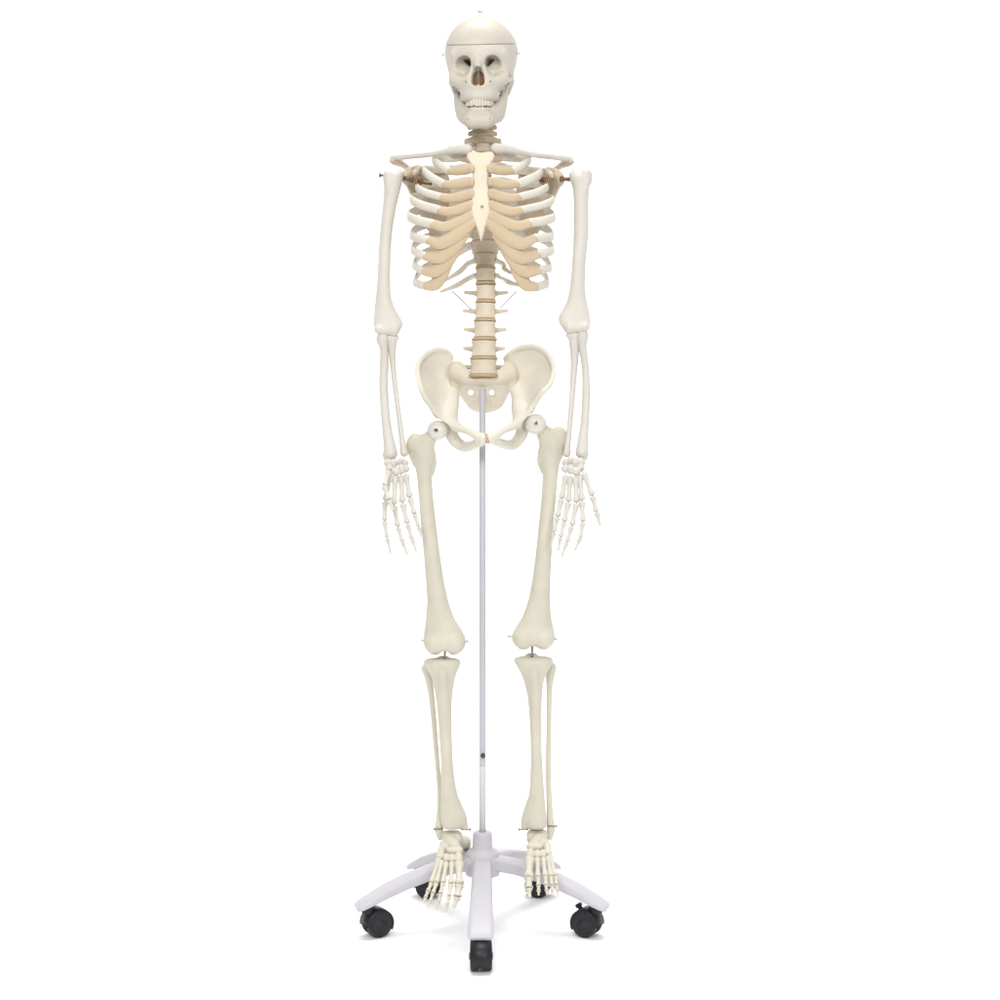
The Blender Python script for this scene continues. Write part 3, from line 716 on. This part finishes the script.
s = Sdf()
so = [(452, 366), (457, 361), (464, 364), (469, 372), (476, 376), (491, 376), (499, 372), (503, 364), (509, 361), (513, 368), (514, 380), (510, 391), (506, 398), (502, 406), (494, 409.5), (484, 412), (475, 410), (468, 406.5), (463, 399), (458, 393), (453, 386), (451, 376)]
s.plate(PXZ(so, .03), CT([(452, 372, .040, .009), (513, 374, .040, .009), (463, 366, .024, .009), (504, 366, .024, .009), (483, 377, .006, .010), (470, 384, .030, .009), (498, 384, .030, .009), (483, 387, .040, .008), (483, 396, .074, .006), (465, 395, .066, .006), (504, 395, .066, .006), (483, 411, .092, .005)]), .008, rnd=.004)
c = P(483.3, 380.5, .006)
s.ell(c, (.0285, .022, .0085), k=.008)
s.chain(PC([(457, 374, .026, 8), (468, 378.5, .010, 7.4), (483.3, 380.5, .004, 6.6), (498, 378.5, .010, 7.4), (509, 374, .026, 8)]), k=.006)
s.chain(PC([(456, 367, .030, 6), (455, 384, .036, 6)]), k=.008); s.chain(PC([(510, 367, .030, 6), (511, 384, .036, 6)]), k=.008)
s.chain(PC([(469, 380, .010, 4.5), (460, 384, .028, 4.5), (455, 389, .036, 4)]), k=.008)
s.chain(PC([(498, 380, .010, 4.5), (507, 384, .028, 4.5), (511, 389, .036, 4)]), k=.008)
for x in (470.7, 491.8):
    s.cone(P(x, 392.8, -.05), P(x, 392.8, .12), 2.7 * S(), 2.7 * S(), k=.004, sub=True)
for x in (474, 489.6):
    s.cone(P(x, 402.5, -.05), P(x, 402.5, .076), 1.3 * S(), 1.2 * S(), k=.003, sub=True)
s.chain(PC([(483.5, 409, .090, 3.5), (483.3, 411, .084, 2.4), (483, 411.5, .076, 1.6)]), k=.004)
sac = bone('sacrum', s, 'sac', SK, .0014)

# ================================================================== LEGS
def femur(shaft, neck, troch, cond, notch, parent_ball, rball, boltpx):
    s = Sdf(); s.loft(shaft, [(425, -.006), (470, -.010), (540, -.022), (600, -.026), (655, -.026)], rnd=.016)
    for e in troch: s.chain(PC(e), k=.009)
    s.chain(PC(neck), k=.010)
    for e in cond: s.chain(PC(e), k=.012)
    for e in notch: s.chain(PC(e), k=.005, sub=True)
    fb = bone('femur', s, 'leg', SK, .0016)
    x, y, d = parent_ball; c = P(x, y, d)
    hb = link('femoral_head', *ball(c, rball * S(d), 32), 'ball', fb)
    q = P(*boltpx)
    u = q - c; u /= np.linalg.norm(u); e = c + u * rball * S(d)
    link('bolt', *merge(rod(e - u * .003, e + u * .0012, .0048, 14)), 'steel', fb)
    link('bolt', *merge(rod(e, e + u * .0022, .0033, 10)), 'dark', fb)
    return fb
fl = femur([(434.5, 411, 421, 8), (442, 406.5, 432, 9), (450.4, 409.3, 434.6, 9.5), (459, 413.5, 433.6, 9), (475.6, 416.8, 431.6, 7.6), (498, 418.8, 433.2, 7.2), (526, 421, 436.4, 7.3), (554, 423.7, 439.8, 7.6), (582, 426, 444, 8.2), (601.5, 427.2, 448.4, 9), (618, 426, 454, 10), (627, 424.8, 460, 11.5), (635, 423.4, 465, 13), (643.5, 424.2, 465.6, 14), (650, 426.5, 462.8, 13)],
           [(437, 431, -.026, 6.0), (427, 441, -.016, 8), (422, 449, -.010, 9)],
           [[(415, 440, -.004, 6.4), (412.8, 448, -.004, 6.0), (416, 462, -.006, 4)], [(431, 456, -.004, 4.5), (433.6, 464, .002, 3.2), (431, 473, -.002, 3)]],
           [[(434.5, 644.5, -.044, 8.6), (435, 646, .006, 9.2)], [(454.6, 644.5, -.044, 8.8), (454, 646, .006, 9.2)]],
           [[(445.3, 656, -.080, 2.2), (445.3, 656, .04, 4.5)], [(444.5, 630, -.078, 5), (445, 652, -.068, 3.6)]],
           (437.3, 430.5, -.030), 10.2, (434.5, 428.5, -.08))
fr = femur([(428, 553, 565, 8), (436.5, 540, 566.5, 9), (447.5, 539.5, 564, 9.5), (456, 540.5, 561, 9), (473, 543, 558, 7.8), (498, 541.4, 556, 7.3), (526, 538.5, 553.4, 7.4), (554, 535.7, 551.7, 7.7), (582, 532, 550.3, 8.3), (601.5, 528, 550.2, 9), (615.5, 523, 551, 10), (624, 517.8, 552.5, 11.5), (632, 512.4, 554.6, 13), (640.5, 512.6, 553.8, 14), (645.5, 515.5, 551.5, 13)],
           [(536, 425, -.026, 6.0), (545, 434, -.016, 8.2), (551, 443, -.010, 9)],
           [[(559, 433.5, -.004, 6.2), (560.5, 442, -.004, 6.0), (557.5, 457, -.006, 4)], [(542.5, 453, -.004, 4.5), (540.2, 461, .002, 3.3), (543, 470, -.002, 3)]],
           [[(543.8, 639.5, -.044, 8.6), (543.5, 641, .006, 9.2)], [(523, 639.5, -.044, 8.8), (523.5, 641, .006, 9.2)]],
           [[(532.4, 650.5, -.080, 2.2), (532.4, 650.5, .04, 4.5)], [(533, 626, -.078, 5), (532.6, 647, -.068, 3.6)]],
           (536, 424.3, -.030), 10.8, (536.3, 421, -.08))
for fb, pins in ((fl, [(422, 640.5, 426), (467.8, 641.5, 463)]), (fr, [(508.5, 636.5, 514), (556, 639, 552)])):
    for x, y, x2 in pins: bolt(P(x2, y, -.026), P(x, y, -.028), .0013, 'wire', fb, 1.9)
def hinge(a, b, parent): link('knee_hinge', *rod(P(*a), P(*b), .0026, 12), 'wire', parent)
hinge((445.3, 646, -.034), (444.5, 660, -.030), fl); hinge((532.4, 642, -.034), (532, 657, -.030), fr)

def tibia(shaft, extra):
    s = Sdf(); s.loft(shaft, [(655, -.018), (690, -.022), (735, -.020), (790, -.010), (830, -.004)], rnd=.008, sig=2.2)
    for e in extra: s.chain(PC(e), k=.008)
    return bone('tibia', s, 'leg', SK, .0016)
tl = tibia([(658.4, 424, 460.2, 11), (662, 423, 461, 12), (667, 424.8, 459.6, 12), (672, 428.6, 457.2, 11), (678, 431.8, 455, 10), (690, 434.4, 453, 9), (700, 436, 452, 8.2), (712, 437.5, 451.8, 7.6), (737, 439.3, 452, 7), (762, 440.8, 453, 7), (778, 441, 454.4, 7.2), (800, 440.8, 458.8, 8), (812, 440.4, 462.6, 9), (820, 440.4, 465, 9.5), (828.5, 442, 463, 9)],
           [[(442.5, 671, -.040, 4), (443.5, 682, -.040, 4), (444.5, 706, -.034, 2.6)], [(441, 659, -.016, 2.8), (446, 659, -.016, 2.8)], [(455, 803, -.006, 5), (461, 816, -.004, 5.0), (465.3, 827, -.006, 2.8)]])
tr = tibia([(656.6, 514, 552.8, 11), (660, 513, 553.7, 12), (666, 516.6, 551, 12), (672, 520.2, 547.2, 11), (680, 523.6, 544, 10), (695, 527.2, 542.2, 8.6), (712, 529, 541.4, 7.6), (737, 530.3, 541.4, 7), (762, 530.6, 542.2, 7), (787, 529.6, 544, 7.5), (800, 528, 545, 8), (812, 525.6, 546, 9), (820, 523.8, 546.6, 9.5), (828.5, 525.5, 546.5, 9)],
           [[(534, 670, -.040, 4), (535, 682, -.040, 4), (536, 706, -.034, 2.6)], [(529, 656.2, -.016, 3.0), (534.5, 656.2, -.016, 3.0)], [(532, 803, -.006, 5), (527, 816, -.004, 5.0), (523.6, 827, -.006, 2.8)]])
longbone('fibula', [(426, 668, .006, 4.4), (428.5, 678, .006, 3.6), (431.6, 697, .008, 2.8), (435, 735, .012, 2.5), (437.5, 765, .014, 2.3), (440, 795, .012, 2.5), (439.5, 818, .006, 3.2), (439, 829, .002, 4.0), (440, 837.5, .0, 2.6)], 'leg', [[(428, 671, .004, 4.4), (430, 679, .004, 3)]])
longbone('fibula', [(551.4, 667, .006, 4.4), (549.8, 678, .008, 3.4), (549.2, 700, .012, 2.6), (548.8, 735, .014, 2.5), (548.4, 765, .014, 2.5), (549, 795, .012, 2.7), (550, 818, .006, 3.2), (551, 829, .002, 3.9), (550, 837.5, .0, 2.6)], 'leg', [[(551, 671, .008, 4.4), (550, 679, .010, 3)]])
for fb, b in ((tl, [(434, 829), (470, 829.5)]), (tr, [(519, 829.5), (556.5, 826)])):
    for x, y in b: bolt(P((x + 452) / 2 if fb is tl else (x + 538) / 2, y, -.004), P(x, y, -.010), .0015, 'wire', fb, 1.9)

def foot(tarsals, digits, rs):
    s = Sdf()
    for e in tarsals: s.chain(PC(e), k=.0022)
    ft = bone('foot', s, 'leg', SK, .0012)
    for n, (pts, sc) in enumerate(zip(digits, rs)):
        w = [P(*p) for p in pts]
        names = ['metatarsal', 'proximal_phalanx', 'distal_phalanx'] if len(w) == 4 else ['metatarsal', 'proximal_phalanx', 'middle_phalanx', 'distal_phalanx']
        for i in range(len(w) - 1):
            seg_bone(names[i], w[i], w[i + 1], sc[i], DIST if i == len(w) - 2 else PROX, 'leg', ft, .95)
        link('joint_wire', *sweep(w[:-1], .0012, .0012, (.9, .2, 0), 40, 8), 'wire', ft)
    return ft
R5 = [tuple(v * 1.22 for v in q) for q in [(.0088, .0078, .0062), (.0054, .0044, .0038, .0034), (.0052, .0043, .0037, .0033), (.0052, .0042, .0036, .0032), (.0054, .0042, .0036, .0032)]]
foot([[(446.5, 836, -.004, 5.6), (457, 836, -.004, 5.6)], [(448, 839, -.016, 6), (456, 839, -.016, 6)], [(450.5, 842, -.030, 7.0), (454.5, 847, -.050, 6.3)], [(444, 845, -.030, 5), (445.5, 850, -.050, 5)], [(447, 842, .0, 5), (462, 842, .018, 6.5), (465.5, 843, .045, 6.0), (464, 848, .055, 5.6)],
      [(450, 851, -.066, 4.0), (459, 850.5, -.066, 4.3)], [(458.5, 856.5, -.080, 4.2), (458.7, 860, -.088, 4.0)], [(451.8, 857, -.082, 3.4), (452, 859.5, -.086, 3.2)], [(446.2, 856.5, -.080, 3.3), (446.2, 859, -.084, 3.1)], [(441.5, 850, -.058, 4.2), (440.5, 856.5, -.074, 3.9)]],
     [[(458.8, 862, -.090), (459.2, 885, -.136), (457.5, 897, -.152), (453.5, 908, -.160)],
      [(452, 862, -.088), (450.8, 884, -.138), (449, 896, -.154), (447.4, 904.5, -.160), (445.6, 912.5, -.164)],
      [(446.5, 862, -.086), (443, 883, -.134), (440.5, 893.5, -.148), (438.7, 901.5, -.154), (437, 909, -.158)],
      [(442.3, 860, -.080), (436.5, 883, -.126), (433, 893, -.140), (430.4, 901, -.146), (428, 908, -.150)],
      [(439.5, 858, -.076), (431.5, 883, -.118), (428, 891, -.130), (425.6, 897, -.134), (423.6, 903, -.138)]], R5)
foot([[(532, 835, -.004, 5.6), (542.5, 835, -.004, 5.6)], [(532.5, 838.5, -.016, 6), (541, 838.5, -.016, 6)], [(537.5, 841, -.030, 7.0), (535, 845, -.050, 6.3)], [(544, 842, -.030, 5), (544.5, 847, -.050, 5)], [(542, 841, .0, 5), (538, 842, .02, 6.5), (537, 843, .045, 6.0), (537, 848, .055, 5.6)],
      [(530.5, 846.5, -.064, 4.2), (539, 847, -.064, 4.0)], [(530.3, 852.5, -.078, 4.1), (530, 856, -.086, 4.0)], [(537.2, 853, -.080, 3.4), (537.3, 855.5, -.084, 3.2)], [(543, 852.5, -.078, 3.3), (543.3, 855, -.082, 3.1)], [(547.3, 846, -.056, 4.2), (548, 852.5, -.072, 3.9)]],
     [[(529.8, 858, -.088), (528.8, 878, -.134), (528.8, 888, -.148), (529.5, 897.5, -.156)],
      [(537.3, 858, -.086), (538, 877, -.134), (538.5, 885.5, -.146), (538.6, 890.5, -.150), (538.6, 895.5, -.154)],
      [(543.3, 857.5, -.084), (545.2, 876.5, -.130), (546, 885, -.142), (546.6, 890, -.146), (547, 895, -.150)],
      [(547.6, 856, -.078), (550.8, 876.5, -.122), (551.8, 885, -.134), (552.4, 890.5, -.138), (552.7, 896, -.142)],
      [(549.8, 854.5, -.074), (555, 876, -.114), (556.4, 884.5, -.124), (557.3, 890, -.128), (558, 896, -.132)]], R5)

# ================================================================== STAND
ST = thing('rolling_stand', (BX, 0, 0), 'white five legged rolling stand with black casters and a slim upright pole', 'stand')
def ring(prof, cx=BX, cy=0, seg=40):
    V, F = [], []
    for r, z in prof:
        for j in range(seg):
            w = 2 * math.pi * j / seg; V.append((cx + r * math.cos(w), cy + r * math.sin(w), z))
    for i in range(len(prof) - 1):
        for j in range(seg): F.append((i * seg + j, i * seg + (j + 1) % seg, (i + 1) * seg + (j + 1) % seg, (i + 1) * seg + j))
    F.append(tuple(range(seg))[::-1]); n = (len(prof) - 1) * seg; F.append(tuple(range(n, n + seg)))
    return V, F
link('hub', *ring([(.024, .098), (.034, .102), (.035, .108), (.034, .142), (.029, .150), (.0215, .154), (.0200, .158), (.0195, .182), (.0178, .1865), (.009, .187)]), 'stand', ST)
link('pole', *ring([(.0062, .30), (.0066, .302), (.0066, P(483, 389)[2] - .001), (.0060, P(483, 389)[2])], seg=24), 'pole', ST)
slv = link('pole_sleeve', *ring([(.0068, .17), (.0068, .309), (.0072, .3095), (.0072, .3165), (.0068, .3172), (.0064, .3175)], seg=24), 'sleeve', ST)
sc = P(483, 755.5, -.0072)
link('set_screw', *merge(rod(sc + [0, .003, 0], sc + [0, -.004, 0], .0048, 16), rod(sc + [0, -.004, 0], sc + [0, -.0052, 0], .0022, 6)), 'dark', slv)

def leg_mesh(ang):
    """box-section leg arching from the hub down to its rounded tip"""
    u = np.array([math.cos(ang), math.sin(ang), 0]); n = np.array([-u[1], u[0], 0]); up = np.array([0, 0, 1.])
    prof = [(.012, .141, .035, .028), (.030, .141, .036, .028), (.070, .137, .038, .0275), (.115, .1275, .040, .0265), (.160, .1135, .042, .0255), (.200, .0975, .0445, .0235), (.228, .082, .0465, .019), (.243, .0735, .047, .0155), (.252, .067, .045, .011), (.256, .0620, .041, .006)]
    V, F = [], []; seg = 28
    for r, z, w, h in prof:
        c = np.array([BX, 0, 0]) + u * r + up * z
        for j in range(seg):
            a = 2 * math.pi * j / seg; ca, sa = math.cos(a), math.sin(a); e = .42
            x = math.copysign(abs(ca) ** e, ca) * w / 2; y = math.copysign(abs(sa) ** e, sa) * h / 2
            if y > 0: x *= 1 - .14 * (y / (h / 2)) ** 2
            V.append(c + n * x + up * (y - h / 2))
    for i in range(len(prof) - 1):
        for j in range(seg): F.append((i * seg + j, i * seg + (j + 1) % seg, (i + 1) * seg + (j + 1) % seg, (i + 1) * seg + j))
    F.append(tuple(range(seg))[::-1]); m = (len(prof) - 1) * seg; F.append(tuple(range(m, m + seg)))
    return V, F
def caster(ang, swivel, lever, name='caster'):
    base = np.array([BX + .232 * math.cos(ang), .232 * math.sin(ang), 0])
    ax = np.array([math.cos(swivel), math.sin(swivel), 0]); fw = np.array([-ax[1], ax[0], 0]); up = np.array([0, 0, 1.])
    wc = base + fw * .018 + up * .0255
    def cyl(c0, c1, r0, prof): pass
    # hood: band round the upper half of the wheels with a centre web
    V, F = [], []; seg = 22
    lay = [(-.0195, .0262), (-.0185, .0285), (0, .0293), (.0185, .0285), (.0195, .0262)]
    for t, r in lay:
        for j in range(seg + 1):
            a = math.radians(-28) + math.radians(212) * j / seg
            V.append(wc + ax * t + fw * r * math.cos(a) + up * r * math.sin(a))
    m = seg + 1
    for i in range(len(lay) - 1):
        for j in range(seg): F.append((i * m + j, i * m + j + 1, (i + 1) * m + j + 1, (i + 1) * m + j))
    k = len(V)
    for t, r in ((-.0195, .0225), (.0195, .0225)):
        for j in range(seg + 1):
            a = math.radians(-28) + math.radians(212) * j / seg
            V.append(wc + ax * t + fw * r * math.cos(a) + up * r * math.sin(a))
    for j in range(seg):
        F.append((j, k + j, k + j + 1, j + 1)); o = (len(lay) - 1) * m
        F.append((o + j, o + j + 1, k + m + j + 1, k + m + j)); F.append((k + j, k + m + j, k + m + j + 1, k + j + 1))
    for j in (0, seg):
        F.append(tuple([i * m + j for i in range(len(lay))] + [k + m + j, k + j]))
    web = lathe(wc - ax * .0035, wc + ax * .0035, [(0, .021), (.0, .0215), (1, .0215), (1, .021)], 24)
    top = lathe(base + up * .046, base + up * .066, [(0, .012), (.1, .0135), (.85, .0125), (1, .010)], 20)
    hood = link(name, *merge((V, F), web, top), 'black', ST)
    for g in (-1, 1):
        a0, a1 = wc + ax * g * .0045, wc + ax * g * .0215
        link('wheel', *lathe(a0, a1, [(0, .010), (0, .0235), (.08, .0252), (.72, .0252), (.86, .0240), (.90, .0205), (.90, .0195), (.84, .0185), (.84, .0075), (.98, .0065), (1, .004)], 36), 'tread', hood)
    if lever: lev = wc + fw * .012 + up * .022
    if lever: link('brake_lever', *merge(rod(lev, lev + fw * .006 + up * .009, .0045, 12), rod(lev + fw * .006 + up * .009 - ax * .008, lev + fw * .006 + up * .009 + ax * .008, .0042, 12)), 'black', hood)
for i, sw in enumerate((math.radians(182), math.radians(60), math.radians(80), math.radians(262), math.radians(-58))):
    a = math.radians(-90 + 72 * i)
    link('leg', *leg_mesh(a), 'stand', ST)
    caster(a, sw, i == 1)

# ================================================================== BACKDROP, LIGHT, CAMERA
V, F = [], []
prof = [(-.9, 0), (1.6, 0)] + [(1.6 + .9 * math.sin(t), .9 - .9 * math.cos(t)) for t in np.linspace(.08, math.pi / 2, 18)] + [(2.5, 3.4)]
for y, z in prof: V += [(-4.2, y, z), (4.2, y, z)]
for i in range(len(prof) - 1): F.append((2 * i, 2 * i + 1, 2 * i + 3, 2 * i + 2))
bd = link('backdrop', V, F, 'back', None); bd['kind'] = 'structure'

w = bpy.data.worlds.new('World'); bpy.context.scene.world = w; w.use_nodes = True
w.node_tree.nodes['Background'].inputs[0].default_value = (1, 1, 1, 1)
w.node_tree.nodes['Background'].inputs[1].default_value = .39
def area(name, loc, target, size, power, col=(1, 1, 1), size_y=None, spread=180):
    l = bpy.data.lights.new(name, 'AREA'); l.energy = power; l.color = col
    l.spread = math.radians(spread); l.shape = 'RECTANGLE'; l.size = size; l.size_y = size_y or size
    o = bpy.data.objects.new(name, l); C.objects.link(o); o.location = loc
    o.rotation_euler = (Vector(target) - Vector(loc)).to_track_quat('-Z', 'Y').to_euler()
area('added_overhead_light', (0, .5, 10), (0, .5, 0), 6, 162, size_y=5, spread=70)  # added lamp, high overhead only to whiten the floor
area('key_softbox', (-.7, -3.0, 2.4), (0, 0, .95), 1.2, 62, (1, .985, .96), 1.2)
area('fill_softbox', (1.2, -3.0, 1.7), (0, 0, .9), 1.2, 40, (.97, .98, 1), 1.2)
area('added_backdrop_light', (-2.6, .9, 2.5), (0, 2.5, 1.9), .8, 25, size_y=2.0, spread=120)  # added pair of lamps that push the paper sweep to pure white
area('added_backdrop_light', (2.6, .9, 2.5), (0, 2.5, 1.9), .8, 25, size_y=2.0, spread=120)

cam = bpy.data.cameras.new('camera'); co = bpy.data.objects.new('camera', cam); C.objects.link(co)
cam.sensor_width = 36; cam.lens = 36 * D0 / 2.0; cam.clip_end = 60
co.location = (0, -D0, CZ); co.rotation_euler = (math.pi / 2, 0, 0)
sc_ = bpy.context.scene; sc_.camera = co
sc_.view_settings.view_transform = 'Standard'; sc_.view_settings.look = 'None'
sc_.view_settings.exposure = 0; sc_.view_settings.gamma = 1
for o in bpy.data.objects:
    if 'wc' in o: del o['wc']
